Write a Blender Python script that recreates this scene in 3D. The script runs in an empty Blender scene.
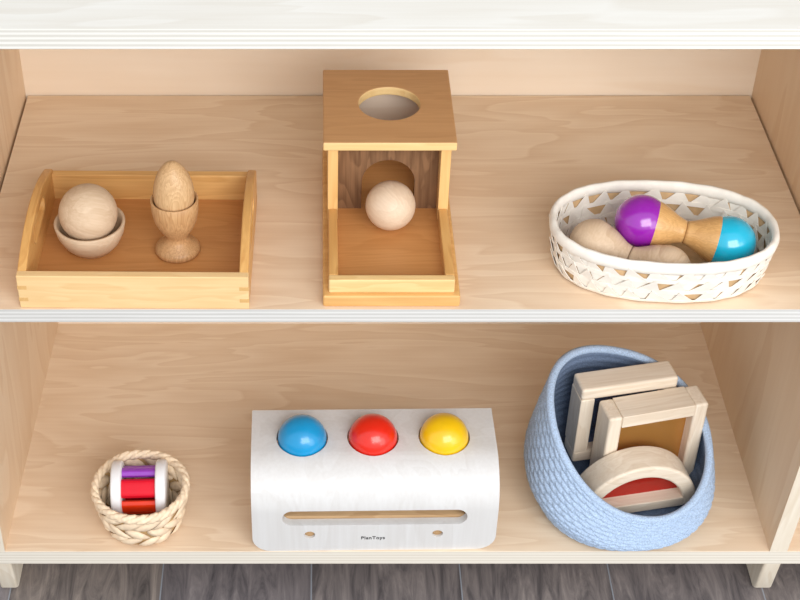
import bpy, bmesh, math, random
from mathutils import Vector, Matrix
random.seed(7)
PI = math.pi
scene = bpy.context.scene
COL = scene.collection
H = 0.3306            # drop from the middle shelf top (z = 0) to the bottom shelf top
B = -H
D = 0.3705             # shelf depth, front edge at y = 0
TH = 0.018

# ------------------------------------------------------------------ materials
def lin(c):
    return tuple(((v/12.92) if v <= .04045 else ((v+.055)/1.055)**2.4) for v in c)
def rgb(r, g, b):
    return lin((r/255, g/255, b/255)) + (1,)

def new_mat(name, rough=.5, spec=.4):
    m = bpy.data.materials.new(name); m.use_nodes = True
    nt = m.node_tree; p = nt.nodes['Principled BSDF']
    p.inputs['Roughness'].default_value = rough
    p.inputs['Specular IOR Level'].default_value = spec
    return m, nt, p

def N(nt, typ, **kw):
    n = nt.nodes.new(typ)
    for k, v in kw.items():
        if k in n.inputs: n.inputs[k].default_value = v
        else: setattr(n, k, v)
    return n

def coords(nt, scale=(1,1,1), rot=(0,0,0), loc=(0,0,0)):
    t = N(nt, 'ShaderNodeTexCoord'); mp = N(nt, 'ShaderNodeMapping')
    mp.inputs['Scale'].default_value = scale; mp.inputs['Rotation'].default_value = rot
    mp.inputs['Location'].default_value = loc
    nt.links.new(t.outputs['Object'], mp.inputs['Vector'])
    return mp.outputs['Vector']

def ramp(nt, fac, stops):
    r = N(nt, 'ShaderNodeValToRGB')
    els = r.color_ramp.elements
    while len(els) < len(stops): els.new(.5)
    for e, (p, c) in zip(els, stops): e.position = p; e.color = c
    nt.links.new(fac, r.inputs['Fac'])
    return r.outputs['Color']

def mix(nt, fac, a, b, mode='MIX'):
    m = N(nt, 'ShaderNodeMix', data_type='RGBA', blend_type=mode)
    for sock, v in ((m.inputs[0], fac), (m.inputs[6], a), (m.inputs[7], b)):
        if hasattr(v, 'links'): nt.links.new(v, sock)
        else: sock.default_value = v
    return m.outputs[2]

def wood(name, light, dark, axis='x', fine=1.0, rough=.5, spec=.3, figure=.5, off=(0,0,0), lines=8.0, bump=.02, porew=.4):
    """pale timber: long soft cathedral figure plus fine pores, both stretched along the grain axis"""
    m, nt, p = new_mat(name, rough, spec)
    s = {'x': (1, 6, 6), 'y': (6, 1, 6), 'z': (6, 6, 1)}[axis]
    v = coords(nt, s, (0, 0, 0), off)
    n1 = N(nt, 'ShaderNodeTexNoise'); n1.inputs['Scale'].default_value = 2.2*fine
    n1.inputs['Detail'].default_value = 3; n1.inputs['Distortion'].default_value = .6
    nt.links.new(v, n1.inputs['Vector'])
    # contour lines of the broad noise read as growth rings
    mul = N(nt, 'ShaderNodeMath', operation='MULTIPLY'); mul.inputs[1].default_value = lines
    nt.links.new(n1.outputs['Fac'], mul.inputs[0])
    fr = N(nt, 'ShaderNodeMath', operation='FRACT'); nt.links.new(mul.outputs[0], fr.inputs[0])
    rings = ramp(nt, fr.outputs[0], [(0, (.15,.15,.15,1)), (.12, (.95,.95,.95,1)), (.55, (.6,.6,.6,1)), (1, (.25,.25,.25,1))])
    s2 = {'x': (4, 110, 110), 'y': (110, 4, 110), 'z': (110, 110, 4)}[axis]
    v2 = coords(nt, s2, (0, 0, 0), off)
    n2 = N(nt, 'ShaderNodeTexNoise'); n2.inputs['Scale'].default_value = 2*fine; n2.inputs['Detail'].default_value = 4
    nt.links.new(v2, n2.inputs['Vector'])
    pores = ramp(nt, n2.outputs['Fac'], [(.3, (0,0,0,1)), (.7, (1,1,1,1))])
    tot = mix(nt, porew, rings, pores)
    big = N(nt, 'ShaderNodeTexNoise'); big.inputs['Scale'].default_value = 7
    nt.links.new(coords(nt), big.inputs['Vector'])
    tot = mix(nt, .35, tot, big.outputs['Fac'])
    f = ramp(nt, tot, [(.5-.5*figure, (0,0,0,1)), (.5+.5*figure, (1,1,1,1))])
    col = mix(nt, f, dark, light)
    nt.links.new(col, p.inputs['Base Color'])
    if bump:
        b = N(nt, 'ShaderNodeBump'); b.inputs['Strength'].default_value = bump; b.inputs['Distance'].default_value = .002
        nt.links.new(n2.outputs['Fac'], b.inputs['Height']); nt.links.new(b.outputs['Normal'], p.inputs['Normal'])
    return m

def ply_edge(name, light, dark, z0):
    m, nt, p = new_mat(name, .6, .2)
    v = coords(nt, (1, 1, 1), (0, 0, 0), (0, 0, -z0))
    sep = N(nt, 'ShaderNodeSeparateXYZ'); nt.links.new(v, sep.inputs[0])
    nz = N(nt, 'ShaderNodeTexNoise'); nz.inputs['Scale'].default_value = 1.0
    nt.links.new(coords(nt, (9, 9, 400)), nz.inputs['Vector'])
    k = N(nt, 'ShaderNodeMath', operation='MULTIPLY'); k.inputs[1].default_value = 2*PI/.0042
    nt.links.new(sep.outputs['Z'], k.inputs[0])
    a = N(nt, 'ShaderNodeMath', operation='MULTIPLY_ADD'); a.inputs[1].default_value = 1.6
    nt.links.new(nz.outputs['Fac'], a.inputs[0]); nt.links.new(k.outputs[0], a.inputs[2])
    s = N(nt, 'ShaderNodeMath', operation='SINE'); nt.links.new(a.outputs[0], s.inputs[0])
    h = N(nt, 'ShaderNodeMath', operation='MULTIPLY_ADD'); h.inputs[1].default_value = .5; h.inputs[2].default_value = .5
    nt.links.new(s.outputs[0], h.inputs[0])
    f = mix(nt, .35, h.outputs[0], nz.outputs['Fac'])
    nt.links.new(mix(nt, f, dark, light), p.inputs['Base Color'])
    return m

def plain(name, c, rough=.4, spec=.5, var=.06, scale=40, bump=0, coat=0, sub=0):
    m, nt, p = new_mat(name, rough, spec)
    n = N(nt, 'ShaderNodeTexNoise'); n.inputs['Scale'].default_value = scale; n.inputs['Detail'].default_value = 4
    nt.links.new(coords(nt), n.inputs['Vector'])
    d = tuple(max(0, x*(1-2*var)) for x in c[:3]) + (1,)
    l = tuple(min(1, x*(1+2*var)) for x in c[:3]) + (1,)
    nt.links.new(ramp(nt, n.outputs['Fac'], [(.3, d), (.7, l)]), p.inputs['Base Color'])
    if bump:
        b = N(nt, 'ShaderNodeBump'); b.inputs['Strength'].default_value = bump; b.inputs['Distance'].default_value = .001
        nt.links.new(n.outputs['Fac'], b.inputs['Height']); nt.links.new(b.outputs['Normal'], p.inputs['Normal'])
    if coat:
        p.inputs['Coat Weight'].default_value = coat; p.inputs['Coat Roughness'].default_value = .12
    return m

def acrylic(name, c, body=.55):
    m = bpy.data.materials.new(name); m.use_nodes = True
    nt = m.node_tree; out = nt.nodes['Material Output']; nt.nodes.remove(nt.nodes['Principled BSDF'])
    tr = N(nt, 'ShaderNodeBsdfTransparent'); tr.inputs['Color'].default_value = c
    gl = N(nt, 'ShaderNodeBsdfGlossy'); gl.inputs['Roughness'].default_value = .08
    fr = N(nt, 'ShaderNodeFresnel'); fr.inputs['IOR'].default_value = 1.45
    n = N(nt, 'ShaderNodeTexNoise'); n.inputs['Scale'].default_value = 12
    nt.links.new(coords(nt), n.inputs['Vector'])
    d = tuple(x*.85 for x in c[:3]) + (1,)
    nt.links.new(ramp(nt, n.outputs['Fac'], [(.3, d), (.7, c)]), tr.inputs['Color'])
    tl = N(nt, 'ShaderNodeBsdfTranslucent'); tl.inputs['Color'].default_value = c
    mt = N(nt, 'ShaderNodeMixShader'); mt.inputs[0].default_value = body
    nt.links.new(tr.outputs[0], mt.inputs[1]); df = N(nt, 'ShaderNodeBsdfDiffuse'); df.inputs['Color'].default_value = c
    m2 = N(nt, 'ShaderNodeMixShader'); nt.links.new(tl.outputs[0], m2.inputs[1]); nt.links.new(df.outputs[0], m2.inputs[2])
    nt.links.new(m2.outputs[0], mt.inputs[2])
    ms = N(nt, 'ShaderNodeMixShader')
    nt.links.new(fr.outputs[0], ms.inputs[0]); nt.links.new(mt.outputs[0], ms.inputs[1]); nt.links.new(gl.outputs[0], ms.inputs[2])
    nt.links.new(ms.outputs[0], out.inputs['Surface'])
    return m

M = {}
M['birch'] = wood('birch_shelf', rgb(239,217,190), rgb(221,191,159), 'x', 1.3, .5, .3, .62, lines=8, porew=.25)
M['birch_low'] = wood('birch_shelf_low', rgb(240,219,193), rgb(223,195,164), 'x', 1.3, .5, .3, .62, (3,1,2), lines=8, porew=.25)
M['birch_back'] = wood('birch_back', rgb(248,233,214), rgb(240,220,196), 'x', .7, .55, .25, .7, (5,2,7), lines=4, porew=.2)
M['birch_side'] = wood('birch_side', rgb(236,212,183), rgb(222,191,157), 'z', .8, .5, .3, .7, (1,6,3), lines=5, porew=.2)
M['birch_top'] = wood('birch_top', rgb(228,225,218), rgb(216,210,199), 'x', .8, .5, .3, .6, (2,8,3), lines=7)
M['white_edge'] = wood('side_front_edge', rgb(236,227,211), rgb(220,206,184), 'z', 1.2, .6, .2, .6, (4,4,1))
M['edge_top'] = ply_edge('ply_edge_top', rgb(230,229,224), rgb(192,189,181), .2882)
M['edge_mid'] = ply_edge('ply_edge_mid', rgb(222,222,220), rgb(186,185,182), 0)
M['edge_low'] = ply_edge('ply_edge_low', rgb(234,229,218), rgb(212,204,190), B)
M['honey'] = wood('honey_beech', rgb(232,186,120), rgb(208,154,88), 'x', 1.6, .42, .4, .6, (2,2,5))
M['honey_y'] = wood('honey_beech_side', rgb(228,180,112), rgb(204,148,82), 'y', 1.6, .42, .4, .6, (1,9,5))
M['honey_pale'] = wood('honey_beech_front', rgb(238,206,154), rgb(226,186,130), 'x', 1.6, .45, .35, .6, (7,3,5))
M['amber'] = wood('amber_board', rgb(208,150,92), rgb(188,128,72), 'x', 1.8, .4, .4, .7, (6,3,1))
M['box_top'] = wood('box_lid_wood', rgb(214,166,116), rgb(198,148,98), 'x', 1.5, .42, .4, .7, (3,4,4), lines=14)
M['box_edge'] = wood('box_edge_wood', rgb(243,211,152), rgb(226,186,124), 'x', 1.5, .45, .35, .6, (3,7,4))
M['post'] = wood('box_post_wood', rgb(238,196,132), rgb(216,166,100), 'z', 1.5, .42, .4, .6, (1,7,4))
M['walnut'] = wood('walnut_panel', rgb(142,106,76), rgb(92,64,44), 'z', 2.2, .45, .3, .55, (1,2,3), lines=10)
M['pale'] = wood('pale_turned_wood', rgb(226,200,166), rgb(196,164,126), 'z', 4, .45, .35, .6, (.3,.2,.9), lines=10)
M['pale_grey'] = wood('grey_turned_wood', rgb(222,198,170), rgb(196,166,134), 'x', 3, .5, .3, .75, (.3,.8,.9), lines=6)
M['ball'] = wood('natural_ball', rgb(230,207,182), rgb(210,181,152), 'y', 3, .42, .35, .8, (.1,.6,.4), lines=7)
M['egg'] = wood('egg_wood', rgb(222,186,140), rgb(184,140,94), 'z', 5, .4, .4, .6, (.9,.6,.4), lines=12)
M['cup'] = wood('cup_wood', rgb(214,172,124), rgb(176,128,82), 'z', 5, .4, .4, .55, (.2,.3,.1), lines=12)
M['cone'] = wood('cone_wood', rgb(224,178,118), rgb(196,146,88), 'z', 4, .32, .5, .6, (.2,.1,.8), lines=10)
M['white_wood'] = wood('whitewashed_wood', rgb(221,221,221), rgb(208,206,204), 'z', 1.3, .38, .4, .7, (.2,.5,.8), lines=6)
M['slot_in'] = wood('toy_inside', rgb(205,172,132), rgb(176,140,100), 'x', 2, .6, .2, .6)
M['frame'] = wood('pale_block_wood', rgb(238,225,207), rgb(219,200,176), 'x', 2.2, .42, .35, .6, (.2,.5,.3), lines=10)
M['frame_z'] = wood('pale_block_wood_upright', rgb(238,225,207), rgb(219,200,176), 'z', 2.2, .42, .35, .6, (.7,.5,.3), lines=10)
M['blue'] = plain('blue_paint', rgb(0,148,206), .28, .5, .03, 60, coat=.5)
M['red'] = plain('red_paint', rgb(228,36,14), .28, .5, .03, 60, coat=.5)
M['yellow'] = plain('yellow_paint', rgb(242,194,10), .28, .5, .03, 60, coat=.5)
M['purple'] = plain('purple_gloss', rgb(146,26,168), .2, .6, .04, 30, coat=.8)
M['cyan'] = plain('cyan_gloss', rgb(12,184,220), .2, .6, .04, 30, coat=.8)
M['disc'] = plain('white_disc_paint', rgb(240,240,242), .35, .5, .01, 30)
M['rod_purple'] = plain('rod_purple', rgb(150,60,190), .25, .6, .03, 30, coat=.6)
M['rod_red'] = plain('rod_red', rgb(222,8,40), .5, .3, .03, 30)
M['rod_orange'] = plain('rod_orange', rgb(240,58,16), .3, .5, .03, 30, coat=.4)
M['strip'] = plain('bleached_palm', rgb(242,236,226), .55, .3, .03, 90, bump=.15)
M['strip_in'] = plain('tan_palm', rgb(206,172,130), .7, .2, .12, 60)  # tan shell and base, visible through openings in the white folds
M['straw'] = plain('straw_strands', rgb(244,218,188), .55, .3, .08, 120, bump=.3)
M['straw_in'] = plain('tan_straw', rgb(196,160,112), .7, .2, .1, 80)  # tan backing behind the straw strands, also the base
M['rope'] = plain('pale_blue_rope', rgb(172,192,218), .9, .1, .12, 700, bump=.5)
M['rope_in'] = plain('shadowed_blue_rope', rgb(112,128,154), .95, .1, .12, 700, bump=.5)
M['ink'] = plain('dark_ink', rgb(50,50,52), .6, .2, .02, 10)
M['joint'] = wood('joint_end_grain', rgb(222,180,118), rgb(206,162,104), 'y', 3, .5, .3, .6)
M['ac_blue'] = acrylic('blue_acrylic', (.3, .48, .82, 1), .25)
M['ac_amber'] = acrylic('amber_acrylic', (.95, .50, .14, 1))
M['ac_red'] = acrylic('red_acrylic', (.95, .07, .04, 1))

def floor_mat():
    m, nt, p = new_mat('grey_plank_floor', .55, .3)
    P = .1642
    v = coords(nt); sep = N(nt, 'ShaderNodeSeparateXYZ'); nt.links.new(v, sep.inputs[0])
    off = N(nt, 'ShaderNodeMath', operation='ADD'); off.inputs[1].default_value = .2502 + P*20
    nt.links.new(sep.outputs['X'], off.inputs[0])
    dv = N(nt, 'ShaderNodeMath', operation='DIVIDE'); dv.inputs[1].default_value = P; nt.links.new(off.outputs[0], dv.inputs[0])
    fl = N(nt, 'ShaderNodeMath', operation='FLOOR'); nt.links.new(dv.outputs[0], fl.inputs[0])
    fr = N(nt, 'ShaderNodeMath', operation='FRACT'); nt.links.new(dv.outputs[0], fr.inputs[0])
    wn = N(nt, 'ShaderNodeTexWhiteNoise', noise_dimensions='1D'); nt.links.new(fl.outputs[0], wn.inputs['W'])
    mp = N(nt, 'ShaderNodeMapping'); mp.inputs['Scale'].default_value = (34, 5, 5)
    add = N(nt, 'ShaderNodeVectorMath', operation='ADD'); nt.links.new(v, add.inputs[0]); nt.links.new(wn.outputs['Color'], add.inputs[1])
    nt.links.new(add.outputs[0], mp.inputs['Vector'])
    n1 = N(nt, 'ShaderNodeTexNoise'); n1.inputs['Scale'].default_value = 1.8; n1.inputs['Detail'].default_value = 8; n1.inputs['Roughness'].default_value = .7
    n1.inputs['Distortion'].default_value = 1.2
    nt.links.new(mp.outputs[0], n1.inputs['Vector'])
    col = ramp(nt, n1.outputs['Fac'], [(.25, rgb(62,60,62)), (.42, rgb(112,107,107)), (.58, rgb(146,139,136)), (.78, rgb(182,174,168))])
    tint = ramp(nt, wn.outputs['Value'], [(0, rgb(218,216,222)), (1, rgb(245,238,230))])
    col = mix(nt, 1.0, col, tint, 'MULTIPLY')
    ms = N(nt, 'ShaderNodeMath', operation='LESS_THAN'); ms.inputs[1].default_value = .009; nt.links.new(fr.outputs[0], ms.inputs[0])
    col = mix(nt, ms.outputs[0], col, rgb(142,146,154))
    nt.links.new(col, p.inputs['Base Color'])
    return m
M['floor'] = floor_mat()

# ------------------------------------------------------------------ object helpers
def link(name, me, mats, parent=None, smooth=False, bevel=0, seg=2, auto=None):
    o = bpy.data.objects.new(name, me); COL.objects.link(o)
    for m in (mats if isinstance(mats, (list, tuple)) else [mats]): me.materials.append(m)
    if parent: o.parent = parent
    if smooth:
        for p in me.polygons: p.use_smooth = True
    if bevel:
        b = o.modifiers.new('bevel', 'BEVEL'); b.width = bevel; b.segments = seg; b.limit_method = 'ANGLE'; b.angle_limit = math.radians(40)
        for p in me.polygons: p.use_smooth = True
        b.harden_normals = True
    return o

def from_py(name, vs, fs, mats, parent=None, **kw):
    me = bpy.data.meshes.new(name); me.from_pydata([tuple(v) for v in vs], [], fs); me.validate(); me.update()
    bm = bmesh.new(); bm.from_mesh(me); bmesh.ops.recalc_face_normals(bm, faces=bm.faces); bm.to_mesh(me); bm.free()
    return link(name, me, mats, parent, **kw)

def box_data(x0, x1, y0, y1, z0, z1):
    vs = [(x,y,z) for z in (z0,z1) for y in (y0,y1) for x in (x0,x1)]
    fs = [(0,2,3,1),(4,5,7,6),(0,1,5,4),(2,6,7,3),(0,4,6,2),(1,3,7,5)]
    return vs, fs

def box(name, b, mats, parent=None, bevel=.0008, edge_front=False, **kw):
    vs, fs = box_data(*b)
    o = from_py(name, vs, fs, mats, parent, bevel=bevel, **kw)
    if edge_front:
        for p in o.data.polygons:
            if p.normal.y < -.9: p.material_index = 1
    return o

def multi(name, boxes, mats, parent=None, edge_front=False, bevel=0):
    vs, fs = [], []
    for b in boxes:
        v, f = box_data(*b); k = len(vs); vs += v; fs += [tuple(i+k for i in q) for q in f]
    o = from_py(name, vs, fs, mats, parent, bevel=bevel)
    if edge_front:
        for p in o.data.polygons:
            if p.normal.y < -.9: p.material_index = 1
    return o

def prism(name, pts, axis, a0, a1, mats, parent=None, bevel=.0008, smooth=False, seg=2):
    """polygon extruded along an axis; pts give the other two coordinates in order"""
    n = len(pts)
    def mk(p, a): return {'x': (a, p[0], p[1]), 'y': (p[0], a, p[1]), 'z': (p[0], p[1], a)}[axis]
    vs = [mk(p, a0) for p in pts] + [mk(p, a1) for p in pts]
    fs = [tuple(range(n)), tuple(range(n, 2*n))] + [(i, (i+1) % n, n+(i+1) % n, n+i) for i in range(n)]
    return from_py(name, vs, fs, mats, parent, bevel=bevel, seg=seg)

def lathe_data(prof, n=48, M4=None):
    vs, fs = [], []
    rings = []
    for r, z in prof:
        if r < 1e-6: rings.append([len(vs)]); vs.append(Vector((0,0,z)))
        else:
            rings.append(list(range(len(vs), len(vs)+n)))
            vs += [Vector((r*math.cos(2*PI*i/n), r*math.sin(2*PI*i/n), z)) for i in range(n)]
    for a, b in zip(rings, rings[1:]):
        if len(a) == 1 and len(b) == 1: continue
        for i in range(n):
            j = (i+1) % n
            if len(a) == 1: fs.append((a[0], b[i], b[j]))
            elif len(b) == 1: fs.append((a[i], b[0], a[j]))
            else: fs.append((a[i], b[i], b[j], a[j]))
    if M4: vs = [M4 @ v for v in vs]
    return vs, fs

def lathe(name, prof, mats, parent=None, n=48, M4=None):
    vs, fs = lathe_data(prof, n, M4)
    return from_py(name, vs, fs, mats, parent, smooth=True)

def sphere_prof(r, n=24, zc=0, a0=-PI/2, a1=PI/2):
    out = []
    for i in range(n+1):
        a = a0 + (a1-a0)*i/n
        rr = r*math.cos(a)
        out.append((0 if abs(rr) < 1e-7 else rr, zc + r*math.sin(a)))
    return out

def cut(o, cutters):
    for c in cutters:
        b = o.modifiers.new('cut', 'BOOLEAN'); b.operation = 'DIFFERENCE'; b.object = c; b.solver = 'EXACT'
    bpy.context.view_layer.update()
    dg = bpy.context.evaluated_depsgraph_get()
    me = bpy.data.meshes.new_from_object(o.evaluated_get(dg))
    o.modifiers.clear(); o.data = me
    for c in cutters:
        d = c.data; bpy.data.objects.remove(c); bpy.data.meshes.remove(d)
    return o

def thing(name, label, cat, loc=(0,0,0), rz=0, group=None):
    o = bpy.data.objects.new(name, None); COL.objects.link(o)
    o.location = loc; o.rotation_euler = (0, 0, rz); o.empty_display_size = .02
    o['label'] = label; o['category'] = cat
    if group: o['group'] = group
    return o
def tag(o, label, cat, group=None):
    o['label'] = label; o['category'] = cat
    if group: o['group'] = group
    return o

# ------------------------------------------------------------------ the setting
FZ = B - TH - .0615
fl = box('floor', (-2.5, 2.5, -2.2, 1.6, FZ-.02, FZ), M['floor'], bevel=0); fl['kind'] = 'structure'

# ------------------------------------------------------------------ the shelving unit
su = thing('shelving_unit', 'pale birch plywood shelving unit with two open bays on short feet', 'shelf', (0, .18, FZ))
OX = (0, -.18, -FZ)
def sp(o): o.location = OX; return o
XL, XR, XE = -.432, .424, .80
sp(multi('top_board', [(XL-.004, XE, -.002, D+TH, .2882-TH, .2882)], [M['birch_top'], M['edge_top']], su, True, .0008))
# middle board: a fine groove runs along both side panels and the back
sp(multi('shelf_board', [(-.3995, .3995, 0, D, -.015, -.0001)], [M['birch'], M['edge_mid']], su, True))
so = [o for o in su.children if o.name.startswith('shelf_board')][0]
b2 = so
def regroove(o):
    vs, fs = [], []
    for b in [(-.3995, .3995, 0, D-.0005, -.015, -.007), (-.3972, .3972, 0, D-.0022, -.007, 0)]:
        v, f = box_data(*b); k = len(vs); vs += v; fs += [tuple(i+k for i in q) for q in f]
    me = bpy.data.meshes.new('shelf_board'); me.from_pydata(vs, [], fs); me.update()
    bm = bmesh.new(); bm.from_mesh(me); bmesh.ops.recalc_face_normals(bm, faces=bm.faces); bm.to_mesh(me); bm.free()
    for m in o.data.materials: me.materials.append(m)
    for p in me.polygons: p.material_index = 1 if p.normal.y < -.9 else 0
    o.data = me
regroove(so)
sp(multi('shelf_board', [(.4185, XE-.018, 0, D, -.015, 0)], [M['birch'], M['edge_mid']], su, True))
sp(multi('bottom_board', [(XL, XE, 0, D, B-.0195, B)], [M['birch_low'], M['edge_low']], su, True, .0006))
sp(box('back_panel', (XL, XE, D, D+TH, B-TH, .2882-TH), M['birch_back'], su, bevel=0))
def side_panel(inner_up, inner_lo, t, lean, mats):
    # inner face a touch wider at the bottom; front edge leans forward as it rises to the middle shelf
    zs = [B, B+.16, -.015, 0, .2882-TH]
    vs, fs = [], []
    for z in zs:
        k = min(1, (z-B)/H); xi = inner_lo + (inner_up-inner_lo)*k
        yf = -.0 - lean*min(k, .95)
        if z >= -.02: yf = -.0005
        if z == B+.16: yf = -lean*.5
        for x in (xi, xi+t):
            vs += [(x, yf, z), (x + (.006*(1-k) if inner_lo < 0 else 0), D, z)]
    for i in range(len(zs)-1):
        a, b = 4*i, 4*i+4
        fs += [(a, a+1, b+1, b), (a+2, b+2, b+3, a+3), (a, b, b+2, a+2), (a+1, a+3, b+3, b+1)]
    fs += [(0, 2, 3, 1), tuple(4*(len(zs)-1)+i for i in (0, 1, 3, 2))]
    o = from_py('side_panel', vs, fs, mats, su)
    for p in o.data.polygons:
        if p.normal.y < -.6: p.material_index = 1
    return sp(o)
side_panel(-.4, -.4065, -.019, .022, [M['birch_side'], M['white_edge']])
side_panel(.4, .3965, .0185, .022, [M['birch_side'], M['white_edge']])
side_panel(XE-.018, XE-.018, .018, .01, [M['birch_side'], M['white_edge']])
for x0 in (-.4235, .3965, XE-.018):
    pts = [(.004, B-.0195), (.012, FZ+.007), (.018, FZ), (.056, FZ), (.064, FZ+.007), (.082, B-.0195)]
    sp(prism('foot', pts, 'x', x0, x0+.019, M['white_edge'], su, .003))
    pts = [(D-.004, B-.0195), (D-.012, FZ+.007), (D-.018, FZ), (D-.056, FZ), (D-.064, FZ+.007), (D-.082, B-.0195)]
    sp(prism('foot', pts, 'x', x0, x0+.019, M['white_edge'], su, .003))

# ------------------------------------------------------------------ honey tray, bowl with ball, egg in cup
TX = -.2445; TY = .0012
tr = thing('wooden_tray', 'honey coloured wooden tray with arched sides and hand holes, on the middle shelf', 'tray', (TX, TY, 0), math.radians(-.6))
hw, dp, wt = .1045, .1715, .0085
fp = multi('front_panel', [(-hw, hw, 0, wt, 0, .0368)], [M['honey_pale'], M['joint']], tr, bevel=.0012)
for zz in (.008, .0215):
    for s in (-1, 1):
        v, f = box_data(min(s*hw, s*(hw-.0085)), max(s*hw, s*(hw-.0085)), -.00012, .0005, zz, zz+.004)
        from_py('corner_joint', v, f, M['joint'], fp)
box('back_panel', (-hw+.002, hw-.002, dp-wt, dp, 0, .0345), M['honey'], tr, .0012)
box('base', (-hw+wt, hw-wt, wt, dp-wt, .001, .006), M['amber'], tr, 0)
for s in (-1, 1):
    pts = [(wt*.2, 0), (dp-.001, 0)]
    n = 20
    for i in range(n+1):
        y = dp-.001 - (dp-.001-.002)*i/n
        t = 1-2*i/n
        pts.append((y, .0355 + .0012*t + .0185*(1-t*t)))
    x0, x1 = (-hw+.0002, -hw+wt) if s < 0 else (hw-wt, hw-.0002)
    o = prism('side_panel', pts, 'x', x0, x1, M['honey_y'], tr, .0)
    # rounded hand hole
    hp = []
    for i in range(24):
        a = 2*PI*i/24
        hp.append((dp/2 + (.024 if math.cos(a) > 0 else -.024) + .0075*math.cos(a), .0365 + .0075*math.sin(a)))
    c = prism('cutter', hp, 'x', x0-.01, x1+.01, M['honey_y'], None, 0)
    bpy.context.view_layer.update()
    c.parent = tr
    cut(o, [c])
    bv = o.modifiers.new('bevel', 'BEVEL'); bv.width = .0014; bv.segments = 2; bv.limit_method = 'ANGLE'; bv.angle_limit = math.radians(45)

bx_, by_ = -.2925, .0865
bowl_prof = [(0,0), (.017,0), (.0205,.001), (.027,.009), (.0315,.019), (.0335,.0295), (.0325,.0305), (.0305,.030), (.0285,.020), (.024,.0115), (.015,.006), (0,.0045)]
bw = lathe('bowl', bowl_prof, M['pale_grey']); bw.location = (bx_, by_, .006)
tag(bw, 'small turned wooden bowl holding a wooden ball at the left end of the tray', 'bowl')
bl = lathe('wooden_ball', sphere_prof(.0275, 28), M['pale_grey']); bl.location = (bx_, by_-.0015, .0468); bl.rotation_euler = (.5, .4, .3)
tag(bl, 'grey-brown natural wooden ball sitting in the small bowl on the tray', 'ball')
cx_, cy_ = -.2105, .080
cup_prof = [(0,0), (.019,0), (.0212,.0015), (.0212,.005), (.019,.008), (.012,.0125), (.0098,.017), (.0112,.021), (.016,.028), (.0198,.037), (.0218,.048), (.0222,.060), (.0213,.061), (.0200,.060), (.0193,.048), (.017,.039), (.011,.032), (0,.030)]
cp = lathe('egg_cup', cup_prof, M['cup']); cp.location = (cx_, cy_, .006)
tag(cp, 'turned wooden egg cup on a round foot holding an egg, standing in the tray', 'egg cup')
ep = []
for i in range(33):
    a = -PI/2 + PI*i/32
    r = .0188*math.cos(a)*(1 - .17*math.sin(a)); z = .031*math.sin(a)
    ep.append((0 if abs(r) < 1e-6 else r, z))
eg = lathe('wooden_egg', ep, M['egg']); eg.location = (cx_, cy_, .0765)
tag(eg, 'wooden egg standing pointed end up in the egg cup on the tray', 'egg')

# ------------------------------------------------------------------ drop box with ball
bo = thing('drop_box', 'wooden drop box with a round hole in its lid and a shallow tray in front', 'toy', (-.0107, .0035, 0))
box('base_board', (-.0625, .0625, 0, .247, 0, .0125), [M['honey']], bo, .002)
Y0 = .0045; YP = .1155; YB = .236; ZL = .0965
box('tray_front', (-.0572, .0572, Y0, Y0+.0085, .0125, .0275), M['box_edge'], bo, .0015)
for s in (-1, 1):
    x0, x1 = sorted((s*.0572, s*.0485))
    box('tray_side', (x0, x1, Y0+.0085, YP, .0125, .0272), M['honey_y'], bo, .0012)
    x0, x1 = sorted((s*.0578, s*.0480))
    box('box_side', (x0, x1, YP, YB, .0125, ZL), M['post'], bo, .001)
box('tray_floor', (-.0485, .0485, Y0+.0085, YB-.008, .0125, .0145), M['amber'], bo, 0)
box('box_back', (-.048, .048, YB-.008, YB, .0145, ZL), M['birch_back'], bo, 0)
wp = box('dark_panel', (-.048, .048, .1335, .1405, .0145, ZL), M['walnut'], bo, 0)
wp['label'] = 'dark walnut panel with an arched opening'
ap = []
for i in range(25):
    a = PI*i/24; ap.append((.0255*math.cos(a) + .0005, .0455 + .0255*math.sin(a)))
ap = [(.026, .010)] + ap + [(-.025, .010)]
c = prism('cutter', ap, 'y', .12, .16, M['walnut'], bo, 0); cut(wp, [c])
for p in wp.data.polygons: p.use_smooth = False
lid = box('lid', (-.0622, .0622, .1105, .2425, ZL, .1055), [M['box_top'], M['box_edge']], bo, 0)
for p in lid.data.polygons:
    if p.normal.y < -.9: p.material_index = 1
hp = [(.0015 + .0295*math.cos(2*PI*i/64), .1795 + .0295*math.sin(2*PI*i/64)) for i in range(64)]
c = prism('cutter', hp, 'z', .08, .12, M['box_edge'], bo, 0); cut(lid, [c])
bv = lid.modifiers.new('bevel', 'BEVEL'); bv.width = .0012; bv.segments = 2; bv.limit_method = 'ANGLE'; bv.angle_limit = math.radians(60)
# sloping chute from beneath the hole to the tray
prism('chute', [(.141, .0145), (.227, .0145), (.227, .040)], 'x', -.0475, .0475, M['amber'], bo, 0)
b3 = lathe('wooden_ball', sphere_prof(.0238, 28), M['ball']); b3.location = (-.0088, .1085, .0145+.0238); b3.rotation_euler = (.3, .5, .9)
tag(b3, 'pale wooden ball resting in the drop box tray before the arched opening', 'ball')

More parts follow.
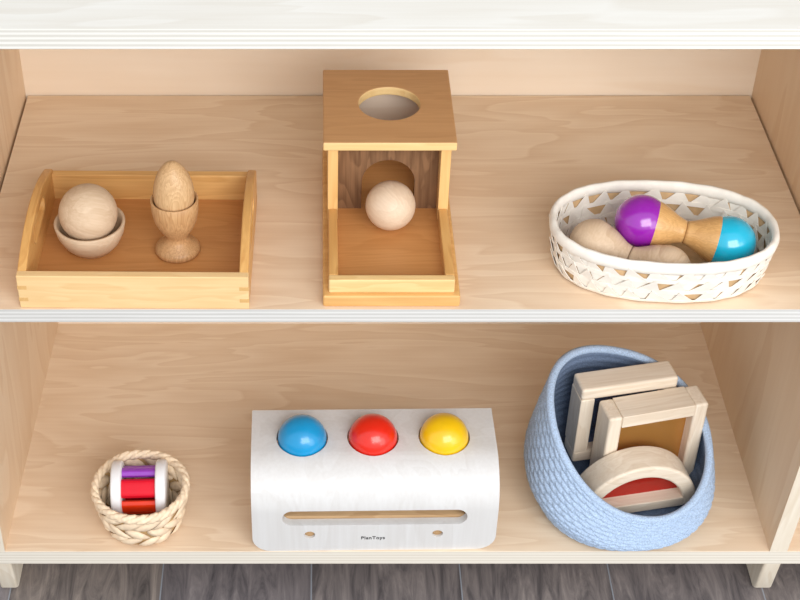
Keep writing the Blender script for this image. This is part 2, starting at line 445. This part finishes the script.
# ------------------------------------------------------------------ woven baskets
def weave_strips(P, rows, cols, t0, t1, skew, wfrac, bulge, hfrac, jitter=.1, nseg=5, alt=True, side=1, taper=.45, lift=.0012):
    """overlapping slanted strip pieces laid on a basket wall P(phi, t, offset)"""
    vs, fs = [], []
    dt = (t1-t0)/rows; dphi = 2*PI/cols
    for r in range(rows):
        for k in range(cols):
            ph = (k + .5*(r % 2) + random.uniform(-jitter, jitter))*dphi
            sk = skew*dphi*((-1 if r % 2 else 1) if alt else 1)*random.uniform(.7, 1.3)
            w = wfrac*dphi*random.uniform(.9, 1.1)
            base = len(vs)
            tilt = random.uniform(-.3, .3)
            for i in range(nseg+1):
                s = i/nseg
                t = t0 + dt*(r + .5 + (s-.5)*hfrac)
                off = bulge*math.sin(PI*s)**.6 + .0003
                for j in range(4):
                    u = j/3-.5
                    ww = w*(1-taper + taper*math.sin(PI*s)**.5)
                    vs.append(P(ph + sk*(s-.5) + u*ww, max(0, min(1.0, t)), side*(off*(1-2.2*u*u) + tilt*u*lift)))
            for i in range(nseg):
                for j in range(3):
                    a = base+4*i+j; fs.append((a, a+1, a+5, a+4))
    return vs, fs

def folds(P, rows, cols, t0, t1, out, miss=.3, side=1, apex=.0016):
    """rows of flat folded palm points: upright triangles over inverted ones, some of which are open"""
    vs, fs = [], []
    dt = (t1-t0)/rows; dp = 2*PI/cols; n = 4
    def tri(p0, p1, p2, o0, o1, o2):
        base = len(vs); idx = {}
        for i in range(n+1):
            for j in range(n+1-i):
                a, b = i/n, j/n; c = 1-a-b
                idx[i, j] = len(vs)
                vs.append(P(c*p0[0]+a*p1[0]+b*p2[0], max(0, min(1, c*p0[1]+a*p1[1]+b*p2[1])), side*(c*o0+a*o1+b*o2)))
        for i in range(n):
            for j in range(n-i):
                fs.append((idx[i, j], idx[i+1, j], idx[i, j+1]))
                if i+j < n-1: fs.append((idx[i+1, j], idx[i+1, j+1], idx[i, j+1]))
    for r in range(rows):
        for k in range(cols):
            ph = (k + .5*(r % 2) + random.uniform(-.08, .08))*dp
            lo, hi = t0+dt*(r-.12), t0+dt*(r+1.12)
            sk = random.uniform(.1, .35)*dp*(1 if r % 2 else -1)
            tri((ph-.56*dp, lo), (ph+.56*dp, lo), (ph+sk, hi), out*.4, out, out+apex*random.uniform(.2, 1))
            if random.random() > miss:
                tri((ph-.02*dp+sk, hi), (ph+1.02*dp+sk, hi), (ph+.5*dp, lo), out*.9, out*.3, out*.2)
    # flat bands between the rows
    for r in range(rows+1):
        t = t0+dt*r; b = len(vs); m = 96
        for k in range(m):
            for q in (-.17, .17): vs.append(P(2*PI*k/m, max(0, min(1, t+q*dt)), side*(out*1.15 + .0004*math.sin(k*1.3+r))))
        for k in range(m):
            a, c = b+2*k, b+2*((k+1) % m); fs.append((a, a+1, c+1, c))
    return vs, fs

def shell(P, nphi=96, nt=10, t0=0, t1=1, off=0):
    vs, fs = [], []
    for i in range(nt+1):
        for k in range(nphi): vs.append(P(2*PI*k/nphi, t0+(t1-t0)*i/nt, off))
    for i in range(nt):
        for k in range(nphi):
            a, b = i*nphi+k, i*nphi+(k+1) % nphi; fs.append((a, b, b+nphi, a+nphi))
    return vs, fs

def solid(o, t, off=0):
    m = o.modifiers.new('thick', 'SOLIDIFY'); m.thickness = t; m.offset = off

def oval(a0, a1, b0, b1, z0, z1, e=2.0, lump=0, curve=.6):
    def P(phi, t, off=0):
        k = t**curve
        a = a0+(a1-a0)*k + off; b = b0+(b1-b0)*k + off
        c, s = math.cos(phi), math.sin(phi)
        x = a*math.copysign(abs(c)**(2/e), c); y = b*math.copysign(abs(s)**(2/e), s)
        z = z0+(z1-z0)*t + lump*(math.sin(3*phi+1)+.6*math.sin(7*phi))
        return Vector((x, y, z))
    return P

def tube_loop(path, rad, ns=8, flat=1.0, ripple=None):
    """closed tube through the points; flat scales its height, ripple(i) scales the radius"""
    n = len(path); vs, fs = [], []
    for i, p in enumerate(path):
        t = (path[(i+1) % n]-path[i-1]).normalized()
        side = t.cross(Vector((0,0,1))).normalized(); up = side.cross(t).normalized()
        r = rad*(ripple(i) if ripple else 1)
        for j in range(ns):
            a = 2*PI*j/ns
            vs.append(p + side*(r*math.cos(a)) + up*(r*flat*math.sin(a)))
    for i in range(n):
        for j in range(ns):
            k = (i+1) % n
            fs.append((i*ns+j, i*ns+(j+1) % ns, k*ns+(j+1) % ns, k*ns+j))
    return vs, fs

def base_disc(P, z, nphi=64, rings=6):
    vs, fs = [Vector((0,0,z))], []
    for r in range(1, rings+1):
        for k in range(nphi):
            q = P(2*PI*k/nphi, 0, 0)*(r/rings); q.z = z + .0006*math.sin(r*2.2)*math.cos(k*PI/2); vs.append(q)
    for k in range(nphi): fs.append((0, 1+k, 1+(k+1) % nphi))
    for r in range(rings-1):
        for k in range(nphi):
            a = 1+r*nphi+k; b = 1+r*nphi+(k+1) % nphi; fs.append((a, a+nphi, b+nphi, b))
    return vs, fs

def join(*parts):
    vs, fs = [], []
    for v, f in parts:
        k = len(vs); vs += v; fs += [tuple(i+k for i in q) for q in f]
    return vs, fs

# white oval basket
wb = thing('oval_basket', 'white oval basket woven from palm strips on the middle shelf, holding two rattles', 'basket', (.2420, .0660, 0), math.radians(-3.5))
P = oval(.0935, .1015, .056, .0645, .002, .0455, 2.25, 0)
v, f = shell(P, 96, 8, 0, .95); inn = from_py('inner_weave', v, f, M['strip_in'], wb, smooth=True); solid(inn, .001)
v, f = folds(P, 3, 31, .03, .97, .0018, .32, 1, .0022)
o = from_py('wall', v, f, M['strip'], wb); solid(o, .0005)
v, f = folds(P, 3, 27, .03, .97, .0016, .42, -1, .0022)
o = from_py('wall_lining', v, f, M['strip'], wb); solid(o, .0005)
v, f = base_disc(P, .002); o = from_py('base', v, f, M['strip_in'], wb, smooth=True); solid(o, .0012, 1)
path = [P(2*PI*i/240, 1, 0) for i in range(240)]
v, f = tube_loop(path, .0037, 10, 1.75, lambda i: 1 + .035*math.sin(i*PI/5) + .03*math.sin(i*.37))
from_py('rim', v, f, M['strip'], wb, smooth=True)

def axis_mat(p, q):
    z = (q-p).normalized(); x = Vector((0,0,1)).cross(z).normalized(); y = z.cross(x)
    return Matrix((x, y, z)).transposed().to_4x4()
def rattle(label, pc, qc, R, m1, m2, mc, names):
    """two ball-ended cones meeting at a narrow waist; pc and qc are the ball centres"""
    pc, qc = Vector(pc), Vector(qc); mid = (pc+qc)/2; L = (qc-pc).length/2
    t = thing('dumbbell_rattle', label, 'rattle', mid); t.rotation_euler = axis_mat(pc, qc).to_euler()
    for s, m, nm in ((-1, m1, names[0]), (1, m2, names[1])):
        a0 = math.radians(-28)
        cap = [(r, s*(L+z)) for r, z in sphere_prof(R, 20, 0, a0, PI/2)]
        o = lathe('ball_end', cap, m, t); o['label'] = nm
        w = R*.43; zb = L + R*math.sin(a0); rb = R*math.cos(a0)
        pr = [(rb*.999, s*zb)]
        for i in range(1, 13):
            u = i/12
            e = u*u*(3-2*u)
            pr.append((rb + (w-rb)*(.35*u+.65*e), s*(zb*(1-u) + .0004*u)))
        pr.append((0, s*.0004))
        lathe('cone', pr, mc, t)
    return t
rattle('dumbbell rattle with a glossy purple end and a turquoise end in the oval basket',
       (.2235, .0755, .0440), (.3020, .0565, .0335), .0252, M['purple'], M['cyan'], M['cone'], ('glossy purple ball end', 'glossy turquoise ball end'))
rattle('plain unpainted pale wooden dumbbell rattle lying in the white oval basket',
       (.1780, .0590, .0310), (.2410, .0285, .0238), .0226, M['pale_grey'], M['pale_grey'], M['pale_grey'], ('pale wooden ball end', 'pale wooden ball end'))

# small straw basket with spool rattle
SX, SY = -.2645, .0440
sb = thing('round_basket', 'small round straw basket with a braided rim on the bottom shelf', 'basket', (SX, SY, B))
P = oval(.035, .0478, .035, .0478, .002, .0515, 2, .0006, .55)
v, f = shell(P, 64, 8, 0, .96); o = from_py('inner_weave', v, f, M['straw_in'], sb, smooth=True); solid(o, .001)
v, f = join(weave_strips(P, 3, 14, .0, .93, .8, .98, .0036, 1.06, .15, lift=.004), weave_strips(P, 3, 14, .0, .95, .8, .92, .0026, 1.05, .15, side=-1))
o = from_py('wall', v, f, M['straw'], sb, smooth=True); solid(o, .0008)
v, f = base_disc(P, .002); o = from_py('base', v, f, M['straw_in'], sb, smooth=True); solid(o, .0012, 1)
parts = []
for ph0 in (0, 2*PI/3, 4*PI/3):
    path = []
    for i in range(240):
        a = 2*PI*i/240; q = P(a, 1, 0); d = Vector((math.cos(a), math.sin(a), 0))
        path.append(q + d*(.0017*math.cos(9*a+ph0)) + Vector((0,0,.0024*math.sin(9*a+ph0)+.001)))
    parts.append(tube_loop(path, .0029, 8, 1.25, lambda i: 1+.08*math.sin(i*1.7)))
v, f = join(*parts); from_py('rim', v, f, M['straw'], sb, smooth=True)

rt = thing('spool_rattle', 'spool rattle of two white discs with purple, red and orange bars in the straw basket', 'rattle', (-.2665, .0530, B+.0385), math.radians(2))
RX = Matrix.Rotation(PI/2, 4, 'Y')
for s in (-1, 1):
    R = .0312
    pr = [(0, -.0055), (R-.002, -.0055), (R-.0005, -.0047), (R, -.0035), (R, .0035), (R-.0005, .0047), (R-.002, .0055), (0, .0055)]
    o = lathe('end_disc', pr, M['disc'], rt, 48, Matrix.Translation((s*.0232, 0, 0)) @ RX)
def bar(ang, half, m, nm, rr=.0215):
    # bar with a rounded outer face, its width across the rattle's rim
    a = math.radians(ang)
    pts = []
    n = 10
    for i in range(n+1):
        u = -1+2*i/n
        pts.append((u*half, rr + .0045*math.sqrt(max(0, 1-u**4))))
    for i in range(n+1):
        u = 1-2*i/n
        pts.append((u*half, rr - .0035*math.sqrt(max(0, 1-u**4))-.0005))
    ca, sa = math.cos(a), math.sin(a)
    q = [((ca*w - sa*r), (sa*w + ca*r)) for w, r in pts]
    o = prism('bar', q, 'x', -.018, .018, M[m], rt, .0); o['label'] = nm
    return o
# angles are measured from straight up, positive towards the viewer (-y)
bar(-12, .0058, 'rod_purple', 'purple bar')
bar(41, .0098, 'rod_red', 'red bar')
bar(98, .0080, 'rod_orange', 'orange bar')
bar(155, .0085, 'rod_orange', 'orange bar')
bar(215, .0085, 'rod_red', 'red bar')
bar(285, .0085, 'rod_purple', 'purple bar')

# ------------------------------------------------------------------ white ball-drop toy
ty = thing('ball_drop_toy', 'white curved wooden toy bench with three ball holes and a long front slot', 'toy', (-.0192, .0022, B), math.radians(.8))
W2 = .127; HT = .1040; DP = .105; RC = .046; T = .0095
prof = []   # (y, z, tangent length) outer line of the sheet from the front foot up and over to the back foot
def arc(cy, cz, r, a0, a1, n): return [(cy+r*math.cos(a0+(a1-a0)*i/n), cz+r*math.sin(a0+(a1-a0)*i/n)) for i in range(n+1)]
zz = [0, .0008, .002, .004, .006, .009, .012, .015, .018, .022, .03, .045]
outer = [(0, z) for z in zz] + arc(RC, HT-RC, RC, PI, PI/2, 16) + [(DP, HT)]
inner = [(T, z) for z in zz] + arc(RC, HT-RC, RC-T, PI, PI/2, 16) + [(DP, HT-T)]
def hwid(z):
    r = .02
    return W2 if z >= r else W2 - (r - math.sqrt(max(0, r*r-(r-z)**2)))
nx = 2
vs, fs = [], []
xs = [-1, 1]
n = len(outer)
for prof_ in (outer, inner):
    for i, (y, z) in enumerate(prof_):
        h = hwid(outer[i][1])
        for u in xs: vs.append((u*h, y, z))
O2 = 2*n
for i in range(n-1):
    fs.append((2*i, 2*i+1, 2*i+3, 2*i+2)); fs.append((O2+2*i, O2+2*i+2, O2+2*i+3, O2+2*i+1))
    for u in (0, 1): fs.append((2*i+u, 2*i+2+u, O2+2*i+2+u, O2+2*i+u))
fs.append((0, 1, O2+1, O2)); fs.append((2*n-2, 2*n-1, O2+2*n-1, O2+2*n-2))
sh = from_py('curved_body', vs, fs, [M['white_wood']], ty)
sh['label'] = 'whitewashed curved sheet'
balls = [(-.0742, 'blue'), (-.0006, 'red'), (.0735, 'yellow')]
BYC = .0632
cs = []
for x, _ in balls:
    cs.append(prism('cutter', [(x+.0268*math.cos(2*PI*i/64), BYC+.0268*math.sin(2*PI*i/64)) for i in range(64)], 'z', HT-.03, HT+.03, M['slot_in'], ty, 0))
sl = []
for i in range(32):
    a = 2*PI*i/32
    sl.append((0 + (.0850 if math.cos(a) > 0 else -.0850) + .0105*math.cos(a), .0496 + .0108*math.sin(a)))
cs.append(prism('cutter', sl, 'y', -.02, .03, M['slot_in'], ty, 0))
for x in (-.0672, .0658):
    cs.append(prism('cutter', [(x+.0056*math.cos(2*PI*i/32), .0245+.0052*math.sin(2*PI*i/32)) for i in range(32)], 'y', -.02, .03, M['slot_in'], ty, 0))
cut(sh, cs)
bv = sh.modifiers.new('bevel', 'BEVEL'); bv.width = .0012; bv.segments = 2; bv.limit_method = 'ANGLE'; bv.angle_limit = math.radians(50)
for p in sh.data.polygons: p.use_smooth = True
try: sh.data.set_sharp_from_angle(angle=math.radians(35))
except Exception: pass
# inside: a sloping board seen through the slot, end blocks and pegs
prism('sloping_board', [(T+.0005, .0375), (DP, .050), (DP, .056), (T+.0005, .0425)], 'x', -.118, .118, M['slot_in'], ty, 0)
for s in (-1, 1):
    x0, x1 = sorted((s*.1185, s*.1095))
    box('end_block', (x0, x1, T+.0005, DP-.004, 0, HT-T-.012), M['slot_in'], ty, .001)
for x in (-.0672, .0658):
    lathe('dowel_peg', [(0, 0), (.0049, 0), (.0054, .0006), (.0054, .010), (0, .010)], M['slot_in'], ty, 24, Matrix.Translation((x, .0028, .0245)) @ Matrix.Rotation(-PI/2, 4, 'X'))
# printed word
cu = bpy.data.curves.new('word', 'FONT'); cu.body = 'PlanToys'; cu.size = .0062; cu.align_x = 'CENTER'; cu.extrude = .0001
cu.space_character = 1.12; cu.offset = .00012
tmp = bpy.data.objects.new('word_source', cu); COL.objects.link(tmp); bpy.context.view_layer.update()
me = bpy.data.meshes.new_from_object(tmp.evaluated_get(bpy.context.evaluated_depsgraph_get()))
bpy.data.objects.remove(tmp); bpy.data.curves.remove(cu)
for vv in me.vertices: vv.co = Vector((vv.co.x, -vv.co.z - .00012, vv.co.y))
me.materials.clear()
wd = link('printed_word', me, M['ink'], ty); wd.location = (-.0013, 0, .0172); wd['label'] = 'small dark printed maker name'
bpy.context.view_layer.update()
for x, c in balls:
    b = lathe('painted_ball', sphere_prof(.0255, 32), M[c])
    b.location = ty.matrix_world @ Vector((x, BYC, HT-.0015))
    tag(b, {'blue': 'painted blue wooden ball in the left hole of the white toy bench', 'red': 'painted red wooden ball in the middle hole of the white toy bench',
            'yellow': 'painted yellow wooden ball in the right hole of the white toy bench'}[c], 'ball', 'painted balls in the white toy')

# ------------------------------------------------------------------ blue rope basket with window blocks
BX, BY = .2430, .0855
rb = thing('rope_basket', 'light blue coiled rope basket with a sloping rim, holding wooden blocks on the bottom shelf', 'basket', (BX, BY, B))
ROWS = 13
def rimz(x, y): return .104 - .31*x + .545*y - 1.9*y*y
def spow(v, e): return math.copysign(abs(v)**e, v)
def rope_wall(phi, t, off=0):
    c, s = math.cos(phi), math.sin(phi)
    e = 2/2.15
    # width profile: small foot, belly, slightly drawn-in mouth
    ra = (.082, .0995, .0965, .0895); rbk = (.088, .0970, .0905, .0825)
    def lerp4(a, t):
        k = t*3; i = min(2, int(k)); u = k-i; u = u
        p0 = a[max(0, i-1)]; p1 = a[i]; p2 = a[i+1]; p3 = a[min(3, i+2)]
        return .5*((2*p1)+(-p0+p2)*u+(2*p0-5*p1+4*p2-p3)*u*u+(-p0+3*p1-3*p2+p3)*u**3)
    rim_h = rimz(.0895*c+.0075, .0825*s)
    # where the rim is low the wall stops at the belly instead of drawing in
    a = lerp4(ra, t); b = lerp4(rbk, t)
    if s < 0: b = b*(1 + .01*s)
    x = (a+off)*spow(c, e) + .0075*t; y = (b+off)*spow(s, e)
    return Vector((x, y, .004 + (rim_h-.004)*t))
NP, NR = 420, 6
vs, fs = [], []
tot = ROWS*NR
for i in range(tot+1):
    t = i/tot; row = min(ROWS-1, i//NR); u = (i % NR)/NR
    for k in range(NP):
        ph = 2*PI*k/NP
        coil = .0022*math.sqrt(max(0, 1-(2*u-1)**2))
        st = (k/9.0 + .5*(row % 2) + u*.45) % 1.0
        stitch = -.0015*math.exp(-((st-.5)/.13)**2)*(coil/.0022)
        vs.append(rope_wall(ph, t, coil+stitch))
for i in range(tot):
    for k in range(NP):
        a, b = i*NP+k, i*NP+(k+1) % NP; fs.append((a, b, b+NP, a+NP))
o = from_py('coiled_wall', vs, fs, M['rope'], rb, smooth=True)
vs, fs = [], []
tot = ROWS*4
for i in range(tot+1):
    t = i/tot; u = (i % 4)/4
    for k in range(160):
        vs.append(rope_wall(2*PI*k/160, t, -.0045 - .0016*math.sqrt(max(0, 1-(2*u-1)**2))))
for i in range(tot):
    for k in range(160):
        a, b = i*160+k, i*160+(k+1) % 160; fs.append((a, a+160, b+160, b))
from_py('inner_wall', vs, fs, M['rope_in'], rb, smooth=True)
path = [rope_wall(2*PI*k/200, 1, -.0026) for k in range(200)]
v, f = tube_loop(path, .0044, 10, 1.0); from_py('rim', v, f, M['rope'], rb, smooth=True)
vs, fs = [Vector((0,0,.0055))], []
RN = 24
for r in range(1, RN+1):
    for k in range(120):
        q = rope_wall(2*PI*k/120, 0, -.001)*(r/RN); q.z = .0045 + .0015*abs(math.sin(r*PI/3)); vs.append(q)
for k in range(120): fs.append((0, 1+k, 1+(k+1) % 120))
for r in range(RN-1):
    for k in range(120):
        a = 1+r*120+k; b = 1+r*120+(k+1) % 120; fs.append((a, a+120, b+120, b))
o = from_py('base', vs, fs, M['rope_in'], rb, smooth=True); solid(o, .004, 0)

def window_block(label, tl, yaw, S, dep, bw, ac, ac_label, lean=0, roll=0, posts=False):
    """square frame of four mitre-less bars round a coloured pane; tl is its front top left corner"""
    t = thing('window_block', label, 'block')
    R = Matrix.Rotation(yaw, 4, 'Z') @ Matrix.Rotation(lean, 4, 'X') @ Matrix.Rotation(roll, 4, 'Y')
    org = Vector(tl) - R @ Vector((0, 0, S))
    base = org + R @ Vector((S/2, dep/2, 0))
    t.matrix_world = Matrix.Translation(base) @ R
    h = S/2; d = dep/2
    e = bw-.0004 if posts else 0      # either the posts or the cross bars run the full length
    g = 0 if posts else bw-.0004
    for z0 in (S-bw, 0): box('frame_bar', (-h+e, h-e, -d, d, z0, z0+bw), M['frame'], t, .0012 if posts else .0032, seg=3)
    for x0 in (-h, h-bw): box('frame_bar', (x0, x0+bw, -d, d, g, S-g), M['frame_z'], t, .0032 if posts else .0012, seg=3)
    p = box('pane', (-h+bw-.002, h-bw+.002, -.002, .002, bw-.002, S-bw+.002), M[ac], t, 0); p['label'] = ac_label
    return t
window_block('square pale wooden block with an amber see-through pane in the blue basket',
             (.2250, .0735, B+.1205), math.radians(13.0), .1115, .0315, .0155, 'ac_amber', 'amber see-through pane', posts=True)
window_block('square pale wooden block with a blue see-through pane, rearmost in the blue rope basket',
             (.2000, .1055, B+.1320), math.radians(11.5), .1075, .0295, .0155, 'ac_blue', 'blue see-through pane')

hb = thing('half_round_block', 'half-round pale wooden block with a red see-through pane in the blue basket', 'block', (.2600, .0620, B+.0115), math.radians(11))
def half_ring(R, Ri, n=32):
    o_ = [(R*math.cos(PI*i/n), R*math.sin(PI*i/n)) for i in range(n+1)]
    i_ = [(Ri*math.cos(PI - PI*i/n), Ri*math.sin(PI - PI*i/n)) for i in range(n+1)]
    return o_ + i_
R = .0665; bwid = .0160; dd = .0175
vs, fs = [], []
n = 40
ring = [(R, R-bwid)]
for yy in (-dd, dd):
    for rad in (R, R-bwid):
        for i in range(n+1):
            a = PI*i/n; vs.append((rad*math.cos(a), yy, rad*math.sin(a)))
k = n+1
for i in range(n):
    fs += [(i, i+1, k+i+1, k+i), (2*k+i, 3*k+i, 3*k+i+1, 2*k+i+1), (i, 2*k+i, 2*k+i+1, i+1), (k+i, k+i+1, 3*k+i+1, 3*k+i)]
fs += [(0, k, 3*k, 2*k), (n, 2*k+n, 3*k+n, k+n)]
from_py('arch', vs, fs, M['frame'], hb, bevel=.0032, seg=3)
box('base_bar', (-R+bwid-.001, R-bwid+.001, -dd+.0003, dd-.0003, 0, .0125), M['frame'], hb, .001)
pp = [( (R-bwid+.002)*math.cos(PI*i/24), (R-bwid+.002)*math.sin(PI*i/24)) for i in range(25)]
p = prism('pane', pp, 'y', -.002, .002, M['ac_red'], hb, 0); p['label'] = 'red see-through pane'

# ------------------------------------------------------------------ light
def area(name, loc, target, sx, sy, power, col=(1,1,1)):
    l = bpy.data.lights.new(name, 'AREA'); l.shape = 'RECTANGLE'; l.size = sx; l.size_y = sy; l.energy = power; l.color = col
    o = bpy.data.objects.new(name, l); COL.objects.link(o); o.location = loc
    o.rotation_euler = (Vector(target)-Vector(loc)).to_track_quat('-Z', 'Y').to_euler()
    return o
area('key_light', (.45, -1.65, 1.0), (0, .1, -.12), 1.5, 1.1, 31, (1, .985, .96))
area('fill_light', (1.5, -1.5, .45), (0, .1, -.1), 1.0, 1.2, 8, (1, .99, .97))  # unseen low fill, added to brighten the back panel
w = bpy.data.worlds.new('room_light'); scene.world = w; w.use_nodes = True
bg = w.node_tree.nodes['Background']; bg.inputs['Color'].default_value = (.93, .96, 1, 1); bg.inputs['Strength'].default_value = 1.0

# ------------------------------------------------------------------ camera
cam = bpy.data.cameras.new('camera'); co = bpy.data.objects.new('camera', cam); COL.objects.link(co)
co.location = (-.07601, -1.05006, .87149); co.rotation_euler = (PI/2 - .68645, 0, 0)
cam.sensor_width = 36; cam.lens = 1498.656*36/800; cam.shift_x = (400-319.75)/800
cam.clip_start = .05
scene.camera = co
scene.view_settings.view_transform = 'Standard'
scene.view_settings.look = 'None'
